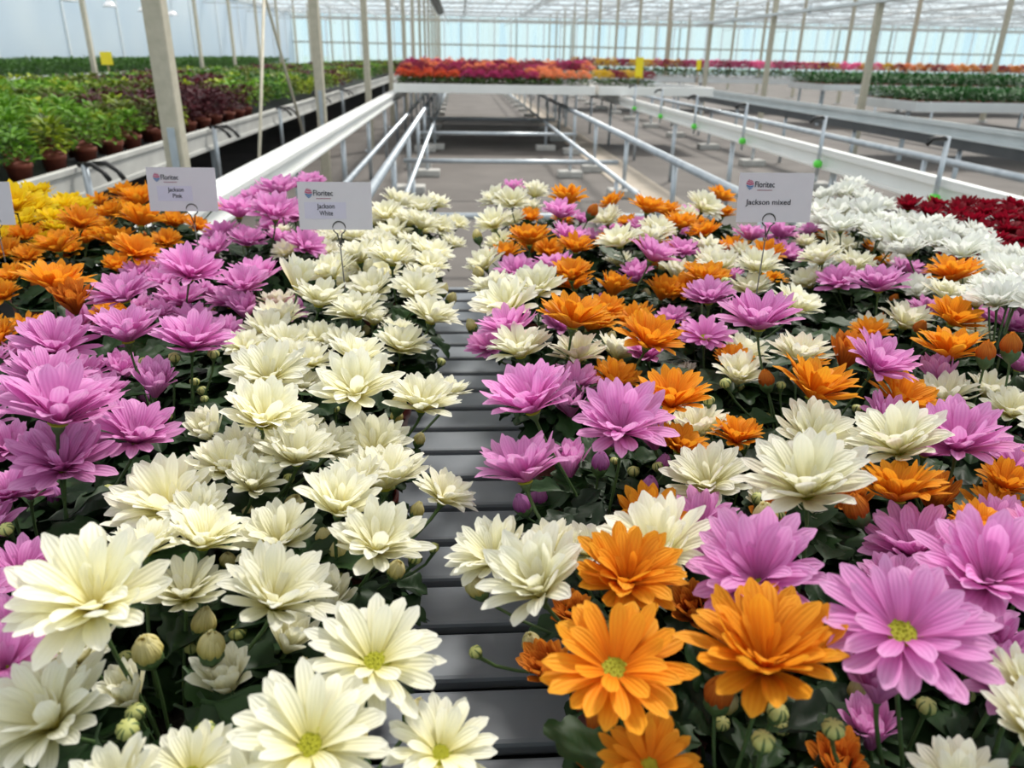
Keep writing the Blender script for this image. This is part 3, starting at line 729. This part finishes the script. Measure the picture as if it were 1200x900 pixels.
# overhead things
t = thing('overhead_tray', (6.15, 9.5, 2.16), 'long grey tray hung along the columns past the grey rail', 'tray')
part('channel', MB().box(-.06, .06, 0, 12, 0, .05), M['grey_beam'], t)
for yy in (.9, 5.0, 9.1):
    part('bracket', MB().box(-.02, .02, yy - .02, yy + .02, -.03, .09), M['galv'], t)
t = thing('rolled_screen', (-1.02, 24, 3.46), 'black rolled-up screen hanging high above the column row', 'screen')
part('roll', MB().tube([(0, 0, 0), (0, 6, .02), (0, 14, 0), (0, 20.5, 0)], .19, 14), M['black'], t, True)
for yy in (1, 7, 13, 19): part('strap', MB().tube([(0, yy, .1), (0, yy, .5)], .02, 6), M['galv'], t, True)
for a, b, lab in (((-1.35, 6.0, 1.72), (-1.35, 4.96, .015), 'steel brace wire slanting down towards the nearest column foot'), ((-1.35, 6.0, 1.72), (-1.35, 7.05, .60), 'steel brace wire slanting away to the second column')):
    va, vb = Vector(a), Vector(b)
    tp = va + (va - vb) * .9
    tp.z = min(tp.z, 3.4)
    tag(part('brace_wire', MB().tube([a, b], .011, 8), M['column'], None, True), lab, 'wire')
tag(part('wire_rod', MB().tube([(-1.35, 6.0, 1.70), (-1.35, 6.0, 4.0)], .011, 8), M['column'], None, True), 'upright rod from which the two brace wires spread', 'rod')

# ------------------------------------------------------------------ leafy pot plants on the side bench
def bushy(k, R, H, n, z0, Lr=(.045, .075), slim=.5, nv=5, nu=2):
    rnd = random.Random(1500 + k); mb = MB()
    for i in range(n):
        a = rnd.uniform(0, 6.28); t = rnd.random() ** .8
        r = R * .6 * math.sqrt(1 - t * t * .8) * rnd.uniform(.3, 1)
        base = Vector((r * math.cos(a), r * math.sin(a), z0 + H * t * .8))
        el = rnd.uniform(-.3, .5) + t * .5
        d = Vector((math.cos(a) * math.cos(el), math.sin(a) * math.cos(el), math.sin(el)))
        L = rnd.uniform(*Lr)
        lobed_leaf(mb, base, d, Vector((rnd.uniform(-.2, .2), 0, 1)), L, L * slim, rnd, nv, nu)
    return mb
BUSH = [bushy(k, .115, .17, 120, .10, (.03, .055), .5, 4, 2).mesh('bush', [M['lg_bright']]) for k in range(4)]
tp = MB(); tp.lathe([(0, 0), (.040, 0), (.055, .085), (.060, .087), (.060, .108), (.053, .108), (.05, .09), (0, .09)], 16)
TPOT = tp.mesh('terracotta_pot', [M['terra']], True)

def bench(x0, x1, y0, y1, z, label, mat='rim_old', rimh=.16, legs=True, film=False, handles=(), hx=None, name='growing_bench'):
    root = thing(name, (x0, y0, 0), label, 'bench')
    W, L = x1 - x0, y1 - y0
    part('tray', MB().box(.02, W - .02, .02, L - .02, z - .07, z - .04), M['film' if film else 'slatgap'], root)
    mb = MB(); mb.box(0, .03, 0, L, z - rimh, z); mb.box(W - .03, W, 0, L, z - rimh, z); mb.box(.03, W - .03, 0, .03, z - rimh, z); mb.box(.03, W - .03, L - .03, L, z - rimh, z)
    mb.box(W, W + .012, 0, L, z - .03, z); mb.box(W, W + .012, 0, L, z - rimh, z - rimh + .03)
    bevel(part('rim', mb, M[mat], root), .004)
    if legs:
        yy = .6
        while yy < L:
            for lx in (.25, W - .25):
                part('leg', MB().box(lx - .025, lx + .025, yy - .025, yy + .025, 0, z - .07), M['galv'], root)
            yy += 2.2 if L < 12 else 4.1
    for yy in handles:
        p = part('upright', MB().tube([(W + .05, yy - y0, .35), (W + .05, yy - y0, z + .015)], .018, 10), M['galv'], root, True)
        h = MB()
        for dx in (0, .05):
            h.tube([(W + .02 + dx, yy - y0 + dx, z + .01), (W + .09 + dx, yy - y0 - .01 + dx, z + .015), (W + .15 + dx, yy - y0 - .03 + dx, z - .02), (W + .18 + dx, yy - y0 - .04 + dx, z - .06)], .013, 8)
        part('handle', h, M['black'], p, True)
    return root
bench(-5.1, -1.95, 2.5, 44, .80, 'long weathered bench of leafy plants beyond the columns', handles=(4.09, 6.29, 8.61, 10.9, 13.2))
bench(-8.3, -5.5, 9, 48, .80, 'white film-covered bench behind the leafy plants', 'film', .12, film=True)
bench(-11.7, -8.95, 11, 48, .80, 'bench of tall dense green plants along the white side wall', 'film', .12)

KIND = [('lg_bright', 'bright green bushy plant in a terracotta pot on the weathered bench'), ('lg_burg', 'burgundy-leaved plant in a terracotta pot on the weathered bench'),
        ('lg_olive', 'olive green plant in a terracotta pot on the weathered bench'), ('lg_lime', 'lime-yellow leaved plant in a terracotta pot on the weathered bench'),
        ('lg_deep', 'deep green plant in a terracotta pot on the weathered bench')]
rnd = random.Random(77); spots = []
yy = 2.75; row = 0
while yy < 43.5:
    xx = -2.07 - (.09 if row % 2 else 0)
    while xx > -5.0:
        spots.append((xx + rnd.uniform(-.02, .02), yy + rnd.uniform(-.02, .02)))
        xx -= .19 if yy < 14 else .24
    yy += .175 if yy < 14 else .26; row += 1
def kind_at(x, y):
    u = math.sin(x * 2.1 + y * .9) + .7 * math.sin(y * 1.7 - x) + rnd.uniform(-.9, .9)
    if y < 4.0: return rnd.choice((0, 2, 0, 4)) if u < 1.3 else 1
    if y > 9: return rnd.choice((0, 4, 3, 4, 2, 2)) if u < .7 else 1
    if u > .35: return 1
    if u > -.25: return 2
    if u > -.6: return 3
    return 0
# what the frame shows: nearest plants first, measured along the view
def in_frame(x, y): return x > -(y * .70 + .35)
vis = [s for s in spots if in_frame(*s)]
vis.sort(key=lambda s: s[1] + (abs(s[0]) - 2) * .3)
near, rest = vis[:290], vis[290:]
for x, y in near:
    k = kind_at(x, y)
    r = thing('leafy_pot_plant', (x, y, .745), KIND[k][1], 'plant', 'leafy pot plants, ' + KIND[k][0][3:].replace('burg', 'burgundy'), rnd.uniform(0, 6.28))
    link('pot', TPOT, r)
    f = link('foliage', rnd.choice(BUSH), r, mat=M[KIND[k][0]]); q = rnd.uniform(1.0, 1.3); f.scale = (q * 1.05, q * 1.05, q * .98)
def merged(points, meshes, mats, name, label, z, smin=.85, smax=1.2):
    mb = MB(); src = []
    for me in meshes: src.append(([v.co.copy() for v in me.vertices], [tuple(p.vertices) for p in me.polygons], [p.material_index for p in me.polygons]))
    for x, y in points:
        vs, fs, mi = rnd.choice(src); a = rnd.uniform(0, 6.28); s = rnd.uniform(smin, smax); ca, sa = math.cos(a) * s, math.sin(a) * s
        m = mats(x, y); b = len(mb.v)
        mb.v.extend((x + v.x * ca - v.y * sa, y + v.x * sa + v.y * ca, z + v.z * s) for v in vs)
        mb.uv.extend([(0, 0)] * len(vs))
        mb.f.extend(tuple(i + b for i in f) for f in fs); mb.mi.extend(m if not isinstance(m, tuple) else m[k2] for k2 in mi)
    return mb
LOW = [bushy(20 + k, .14, .15, 60, .11, (.04, .07), .5, 3, 2).mesh('low_bush', [M['lg_bright']]) for k in range(3)]
mlist = [M[k[0]] for k in KIND]
mb = merged(rest, LOW, kind_at, 'leafy_plants', '', .745, 1.0, 1.35)
tag(part('leafy_pot_plants', mb, mlist, None, True), 'leafy green and burgundy pot plants crowding the far part of the weathered bench', 'plants', 'leafy pot plants, farther ones', 'stuff')
pts = [(x, y) for x in [-11.5 + .3 * i for i in range(9)] for y in [11.5 + .3 * i for i in range(110)] if x > -(y * .74 + .6)]
TALL = [bushy(40 + k, .16, .36, 40, .02, (.09, .13), .35, 3, 2).mesh('tall_bush', [M['lg_deep']]) for k in range(3)]
tag(part('tall_green_crop', merged(pts, TALL, lambda x, y: 0, '', '', .74), [M['lg_deep']], None, True), 'dense tall green crop along the white side wall', 'plants', None, 'stuff')

# ------------------------------------------------------------------ flowering pot plants on the containers across the bay
def blooming(k, R=.12, H=.17, nb=80, nl=36):
    rnd = random.Random(2500 + k); mb = bushy(60 + k, R * .85, H * .55, nl, .04, (.05, .075), .4, 4, 2)
    for i in range(nb):
        a = rnd.uniform(0, 6.28); r = R * math.sqrt(rnd.random()); h = H * rnd.uniform(.80, 1.1) * (1 - .55 * (r / R) ** 2) + .085
        c = Vector((r * math.cos(a), r * math.sin(a), h)); n = 6; rr = rnd.uniform(.020, .032)
        vs = [c + Vector((0, 0, -.006))]
        for j in range(n * 2):
            q = rr if j % 2 else rr * .45; b = j * PI / n
            vs.append(c + Vector((q * math.cos(b), q * math.sin(b), .008 if j % 2 else 0)))
        mb.add(vs, [(0, 1 + j, 1 + (j + 1) % (2 * n)) for j in range(2 * n)], None, 1)
    return mb.mesh('blooming_plant', [M['lg_deep'], M['bl_scarlet']])
BLOOM = [blooming(k) for k in range(3)]
def place_bloom(x, y, z, mat, label, grp, s=1.0):
    o = link('flowering_pot_plant', rnd.choice(BLOOM), None, (x, y, z), M[mat], 1)
    o.rotation_euler = (0, 0, rnd.uniform(0, 6.28)); o.scale = (s, s, s)
    return tag(o, label, 'plant', grp)
def container(x0, x1, y0, y1, z, label, mat='alu', rim=.13):
    return bench(x0, x1, y0, y1, z, label, mat, rim, y0 > 16 or mat == 'alu', name='plant_container')
container(-1.0, 2.05, 12.3, 14.0, .955, 'white container of red flowers standing across the open bay', 'white_rail')
container(2.12, 3.9, 12.35, 14.0, .955, 'white container with a few yellow and dark red plants', 'white_rail')
container(-1.0, 2.45, 14.2, 15.9, .955, 'second container of red flowers, behind the first', 'white_rail')
c3 = bench(-1.0, 2.45, 16.1, 17.8, .955, 'empty third container behind the two with red flowers', 'white_rail', .13, True, name='plant_container')
c4 = bench(-1.0, 2.45, 18.0, 19.7, .955, 'empty fourth container, deepest one of the open bay', 'white_rail', .13, True, name='plant_container')
BN = {'bl_scarlet': 'scarlet', 'bl_magenta': 'magenta', 'bl_wine': 'wine red', 'bl_coral': 'coral', 'bl_gold': 'golden yellow', 'bl_hot': 'hot pink', 'bl_amber': 'amber'}
for row in range(7):
    for c in range(15):
        x = -.88 + .20 * c + rnd.uniform(-.02, .02); y = 12.45 + .225 * row
        if row < 2: m = 'bl_scarlet' if c < 5 else ('bl_magenta' if c < 11 else 'bl_coral')
        elif row < 4: m = 'bl_wine' if c < 10 else 'bl_coral'
        else: m = rnd.choice(('bl_wine', 'bl_magenta', 'bl_coral', 'bl_wine'))
        if c > 12 and row > 1: continue
        place_bloom(x, y, .90, m, '%s flowering plant on the white container across the open bay' % BN[m], '%s plants on the white container' % BN[m], .95 + .075 * row + rnd.uniform(-.05, .05))
for row in range(4):
    for c in range(15):
        m = rnd.choice(('bl_wine', 'bl_magenta', 'bl_coral')); x = -.85 + .22 * c
        place_bloom(x, 14.35 + .35 * row, .90, m, '%s flowering plant on the second container behind' % BN[m], '%s plants on the second container' % BN[m], rnd.uniform(1.4, 1.6))
for row in range(5):
    for c in range(4):
        m = 'bl_gold' if c in (0, 2) else 'bl_wine'
        place_bloom(2.28 + .22 * c, 12.6 + .25 * row, .90, m, '%s flowering plant on the small container group' % BN[m], '%s plants on the small group' % BN[m], 1.05)

# containers of green plants and flowers farther across the house
container(6.35, 9.9, 10.9, 12.7, .86, 'grey container of low green plants past the grey rail, farther one')
container(8.35, 12.2, 9.0, 10.7, .86, 'grey container of low green plants, closest to the bench')
container(8.0, 13.4, 17.5, 19.5, .90, 'grey container of dark green plants before the flower strip')
container(6.5, 9.9, 22.0, 24.0, .90, 'grey container of magenta flowers beyond the columns')
container(10.1, 17.0, 22.0, 24.0, .90, 'grey container of mixed flowers at the far side of the house')
container(3.0, 6.4, 22.0, 24.0, .90, 'grey container of magenta and gold flowers before the end wall')
SPR = [bushy(80 + k, .11, .14, 64, .035, (.05, .075), .34, 3, 2) for k in range(3)]
for b in SPR: b.lathe([(.035, 0), (.045, .042), (.0, .042)], 10, (0, 0, 0), 1)
SPR = [b.mesh('low_green', [M['lg_spruce'], M['terra']]) for b in SPR]
def greens(x0, x1, y0, y1, z, dx, dy, label, grp, s=1.0):
    y = y0
    while y < y1:
        x = x0
        while x < x1:
            if x < y * .775 + .6:
                o = link('low_green_plant', rnd.choice(SPR), None, (x + rnd.uniform(-.02, .02), y, z)); o.rotation_euler = (0, 0, rnd.uniform(0, 6.28)); q = s * rnd.uniform(.92, 1.1); o.scale = (q, q, q)
                tag(o, label, 'plant', grp)
            x += dx
        y += dy
greens(6.5, 9.8, 11.05, 12.6, .82, .2, .22, 'low green pot plant on the container past the grey rail', 'low green plants on the farther container', 1.2)
greens(8.5, 9.0, 9.15, 10.6, .82, .2, .22, 'low green pot plant on the container closest to the bench', 'low green plants on the closest container', 1.2)
pts = [(x, y) for x in [8.15 + .26 * i for i in range(20)] for y in [17.6 + .26 * i for i in range(8)]]
tag(part('dark_green_crop', merged(pts, SPR, lambda x, y: (0, 1), '', '', .86, 1.3, 1.7), [M['lg_spruce'], M['terra']], None, True), 'dense dark green young crop before the flower strip', 'plants', None, 'stuff')
for row in range(3):
    for c in range(44):
        x = 3.2 + .31 * c; y = 22.25 + .55 * row
        u = c / 44
        m = rnd.choice(('bl_magenta', 'bl_wine', 'bl_gold') if u < .25 else ('bl_magenta', 'bl_wine', 'bl_magenta', 'bl_hot') if u < .5 else ('bl_hot', 'bl_gold', 'bl_wine') if u < .68 else ('bl_amber', 'bl_wine', 'bl_amber', 'bl_coral'))
        place_bloom(x, y, .86, m, '%s flowering plant in the flower strip before the end wall' % BN[m], '%s plants of the flower strip' % BN[m], 1.9)

# yellow insect traps on sticks
for loc, w, h, lab in (((-4.98, 12.0, 1.23), .16, .17, 'square yellow sticky trap among the leafy plants'), ((2.75, 12.5, 1.22), .12, .30, 'tall yellow sticky trap beside the small flower group'),
                       ((5.0, 17.0, 1.25), .10, .2, 'small yellow sticky trap before the flower strip')):
    t = thing('sticky_trap', loc, lab, 'insect trap')
    bevel(part('card', MB().box(-w / 2, w / 2, -.004, .004, -h / 2, h / 2), M['trap'], t), .002)
    part('stick', MB().tube([(0, .01, .0), (0, .01, -.49 if loc[0] < 0 else (-.33 if loc[1] < 13 else -1.25))], .008, 6), M['wood'], t, True)

# ------------------------------------------------------------------ the glasshouse itself
XL, XR, YB, YF, ZG = -12.2, 46.2, 62.0, -6.0, 4.05
o = part('floor', MB().box(XL, XR, YF, YB, -.08, 0), surf('floor_concrete', (.095, .084, .076), (.15, .134, .122), 1.4, .8, bump=.15, detail=8)); tag(o, kind='structure')
o = part('trim_1', MB().box(1.78, 2.28, 2.0, 60, 0, .012), surf('path_concrete_sunlit', (.36, .31, .25), (.46, .40, .33), 2, .85, bump=.1)); tag(o, kind='structure'); o['label'] = 'concrete path along the bay, sunlight painted into its pale colour'  # path strip; the sun patch lying along it is put into its pale colour
def sheet_mat():
    m, nt, out = new_mat('white_sheet')
    tc = N(nt, 'ShaderNodeTexCoord'); no = N(nt, 'ShaderNodeTexNoise'); no.inputs['Scale'].default_value = .25
    nt.links.new(tc.outputs['Object'], no.inputs['Vector'])
    r = ramp(nt, [(.3, (.68, .77, .86)), (.7, (.80, .86, .91))]); nt.links.new(no.outputs['Fac'], r.inputs['Fac'])
    d = N(nt, 'ShaderNodeBsdfDiffuse'); t = N(nt, 'ShaderNodeBsdfTranslucent'); g = N(nt, 'ShaderNodeBsdfGlossy'); g.inputs['Roughness'].default_value = .3
    nt.links.new(r.outputs[0], d.inputs[0]); nt.links.new(r.outputs[0], t.inputs[0])
    a = N(nt, 'ShaderNodeMixShader'); a.inputs[0].default_value = .5; c = N(nt, 'ShaderNodeMixShader'); c.inputs[0].default_value = .05
    nt.links.new(d.outputs[0], a.inputs[1]); nt.links.new(t.outputs[0], a.inputs[2]); nt.links.new(a.outputs[0], c.inputs[1]); nt.links.new(g.outputs[0], c.inputs[2]); nt.links.new(c.outputs[0], out.inputs[0])
    return m
o = part('wall_left', MB().box(XL - .01, XL, YF, YB, 0, ZG), sheet_mat()); tag(o, kind='structure')
mb = MB(); y = YF
while y < YB:
    mb.box(XL, XL + .05, y - .03, y + .03, 0, ZG); y += 4.1
o = part('wall_posts', mb, M['mullion'], o)
gw = glass_mat('wall_glass', (.80, .91, .95), .38, (.66, .74, .77), .05)
_nt = gw.node_tree; _tc = N(_nt, 'ShaderNodeTexCoord'); _mp = N(_nt, 'ShaderNodeMapping'); _mp.inputs['Scale'].default_value = (.9, .9, .05)
_no = N(_nt, 'ShaderNodeTexNoise'); _no.inputs['Scale'].default_value = 1.6; _no.inputs['Detail'].default_value = 5
_r = ramp(_nt, [(.38, (.08,) * 3), (.62, (.85,) * 3)])       # brushed-on whitewash, thicker in upright streaks
_nt.links.new(_tc.outputs['Object'], _mp.inputs[0]); _nt.links.new(_mp.outputs[0], _no.inputs['Vector']); _nt.links.new(_no.outputs['Fac'], _r.inputs[0])
_ms = [n for n in _nt.nodes if n.type == 'MIX_SHADER' and abs(n.inputs[0].default_value - .38) < .01][0]
_nt.links.new(_r.outputs['Color'], _ms.inputs[0])
gr = glass_mat('roof_glass', (1.0, 1.0, 1.0), .03, (.97, .98, .98), .03)
wb = part('wall_back', MB().box(XL, XR, YB - .05, YB + .05, 0, .35), M['mullion']); tag(wb, kind='structure')
part('glass', MB().box(XL, XR, YB - .005, YB + .005, .35, ZG), gw, wb)
mb = MB(); x = XL; k = 0
while x < XR:
    mb.box(x - .045, x + .045, YB - .09, YB - .01, .35, ZG); x += 1.23
part('mullions', mb, M['mullion'], wb)
mb = MB(); mb.box(XL, XR, YB - .14, YB - .05, 2.02, 2.14); mb.box(XL, XR, YB - .16, YB - .05, 3.62, 3.78)
part('girt', mb, M['bar'], wb)
mb = MB(); x = XL + 4.1
while x < XR:
    mb.box(x - .05, x + .05, YB - .2, YB - .08, 0, ZG); x += 4.1
part('posts', mb, M['bar'], wb)
wr = part('wall_right', MB().box(XR - .05, XR + .05, YF, YB, 0, .35), M['mullion']); tag(wr, kind='structure')
part('glass', MB().box(XR - .005, XR + .005, YF, YB, .35, ZG), gw, wr)
wf = part('wall_front', MB().box(XL, XR, YF - .05, YF + .05, 0, .35), M['mullion']); tag(wf, kind='structure')
part('glass', MB().box(XL, XR, YF - .005, YF + .005, .35, ZG), gw, wf)
# roof: ridges run away from the viewer
mb = MB(); bars = MB(); nb = 14; bw = (XR - XL) / nb; rz = .95
for i in range(nb):
    a, c, b = XL + i * bw, XL + (i + .5) * bw, XL + (i + 1) * bw
    mb.add([(a, YF, ZG), (c, YF, ZG + rz), (c, YB, ZG + rz), (a, YB, ZG)], [(0, 1, 2, 3)]); mb.add([(c, YF, ZG + rz), (b, YF, ZG), (b, YB, ZG), (c, YB, ZG + rz)], [(0, 1, 2, 3)])
    bars.box(a - .07, a + .07, YF, YB, ZG - .12, ZG); bars.box(c - .03, c + .03, YF, YB, ZG + rz - .05, ZG + rz + .01)
    y = YF
    while y < YB:
        bars.tube([(a, y, ZG), (c, y, ZG + rz)], .018, 4, False); bars.tube([(c, y, ZG + rz), (b, y, ZG)], .018, 4, False); y += 4.1
ce = part('ceiling', mb, gr); tag(ce, kind='structure')
part('glazing_bars', bars, M['roof_steel'], ce)
# lattice girders across the house
for i, yy in enumerate([YF + 2.15 + 4.1 * k for k in range(16)]):
    if yy < 36: continue
    j = [q for q in range(16) if YF + 2.15 + 4.1 * q >= 36].index(i)
    t = thing('roof_truss', (0, yy, 0), 'pale lattice girder under the roof, %s one showing' % ORD[j], 'truss', 'roof girders')
    part('bottom_chord', MB().box(XL, XR, -.03, .03, 3.44, 3.50), M['roof_steel'], t)
    part('top_chord', MB().box(XL, XR, -.03, .03, 3.88, 3.94), M['roof_steel'], t)
    mb = MB(); x = XL
    while x < XR - .5:
        mb.tube([(x, 0, 3.48), (x + .51, 0, 3.90)], .016, 5, False); mb.tube([(x + .51, 0, 3.90), (x + 1.02, 0, 3.48)], .016, 5, False); x += 1.025
    part('lattice', mb, M['roof_steel'], t)
# purlins running away under the roof
for k in range(9):
    x = -9 + 4.1 * k
    tag(part('ceiling_pipe', MB().tube([(x, 30, 3.40), (x, 61.8, 3.40)], .03, 8), M['roof_steel'], None, True), 'pale pipe running away under the roof girders', 'pipe', 'pipes under the girders')
# grow lamps along the side wall
for k, yy in enumerate((20.0, 22.2, 24.5, 26.8)):
    t = thing('grow_lamp', (-8.9, yy, 2.34), 'bright reflector lamp hung along the white side wall, %s' % ORD[k], 'lamp', 'lamps along the side wall')
    lm = MB(); lm.lathe([(0.02, .14), (.08, .12), (.17, .02), (.175, 0), (.165, .005), (.07, .10), (0, .11)], 16)
    part('reflector', lm, M['lamp'], t, True)
    part('hanger', MB().tube([(0, 0, .13), (0, 0, 1.5)], .008, 6), M['roof_steel'], t, True)
o = part('ground', MB().box(-300, 300, -200, 400, -.5, -.1), surf('outside_ground', (.30, .34, .26), (.42, .44, .36), .2, .9)); tag(o, kind='structure')

# ------------------------------------------------------------------ daylight
w = bpy.data.worlds.new('sky'); SC.world = w; w.use_nodes = True; nt = w.node_tree
for n in list(nt.nodes): nt.nodes.remove(n)
out = N(nt, 'ShaderNodeOutputWorld'); bg = N(nt, 'ShaderNodeBackground'); tc = N(nt, 'ShaderNodeTexCoord'); sp = N(nt, 'ShaderNodeSeparateXYZ')
nt.links.new(tc.outputs['Generated'], sp.inputs[0])
r = ramp(nt, [(0.0, (.82, .88, .90)), (.10, (.70, .85, .92)), (.4, (.88, .93, .97)), (1.0, (1.0, .985, .95))])
nt.links.new(sp.outputs['Z'], r.inputs[0]); nt.links.new(r.outputs[0], bg.inputs[0]); bg.inputs[1].default_value = SKY
nt.links.new(bg.outputs[0], out.inputs[0])
sl = bpy.data.lights.new('sun', 'SUN'); sl.energy = SUN; sl.angle = math.radians(SUN_ANGLE); sl.color = (1, .955, .88)
so = bpy.data.objects.new('sun', sl); COL.objects.link(so)
so.rotation_mode = 'QUATERNION'; so.rotation_quaternion = Vector((0, 0, -1)).rotation_difference(-Vector(SUN_DIR).normalized())

# ------------------------------------------------------------------ camera
cam = bpy.data.cameras.new('camera'); co = bpy.data.objects.new('camera', cam); COL.objects.link(co)
cam.sensor_width = 36; cam.lens = 890 / 1200 * 36; cam.clip_start = .02; cam.clip_end = 1000
# rows: world axes seen in the camera's right / down / forward frame
RT = [[0.99789, -0.00972, 0.06419], [-0.06278, -0.39625, 0.916], [0.01653, -0.91809, -0.39602]]
right = Vector([RT[i][0] for i in range(3)]); down = Vector([RT[i][1] for i in range(3)]); fwd = Vector([RT[i][2] for i in range(3)])
rm = Matrix(((right.x, -down.x, -fwd.x), (right.y, -down.y, -fwd.y), (right.z, -down.z, -fwd.z)))
co.matrix_world = Matrix.Translation((0, 0, 1.35)) @ rm.to_4x4()
cam.dof.use_dof = True; cam.dof.focus_distance = .78; cam.dof.aperture_fstop = 8.0
SC.camera = co
SC.cycles.use_denoising = True
SC.cycles.max_bounces = 10; SC.cycles.transparent_max_bounces = 12
vs = SC.view_settings; vs.view_transform = 'Standard'; vs.look = 'None'; vs.gamma = 1; vs.use_curve_mapping = False
vs.exposure = EXPO
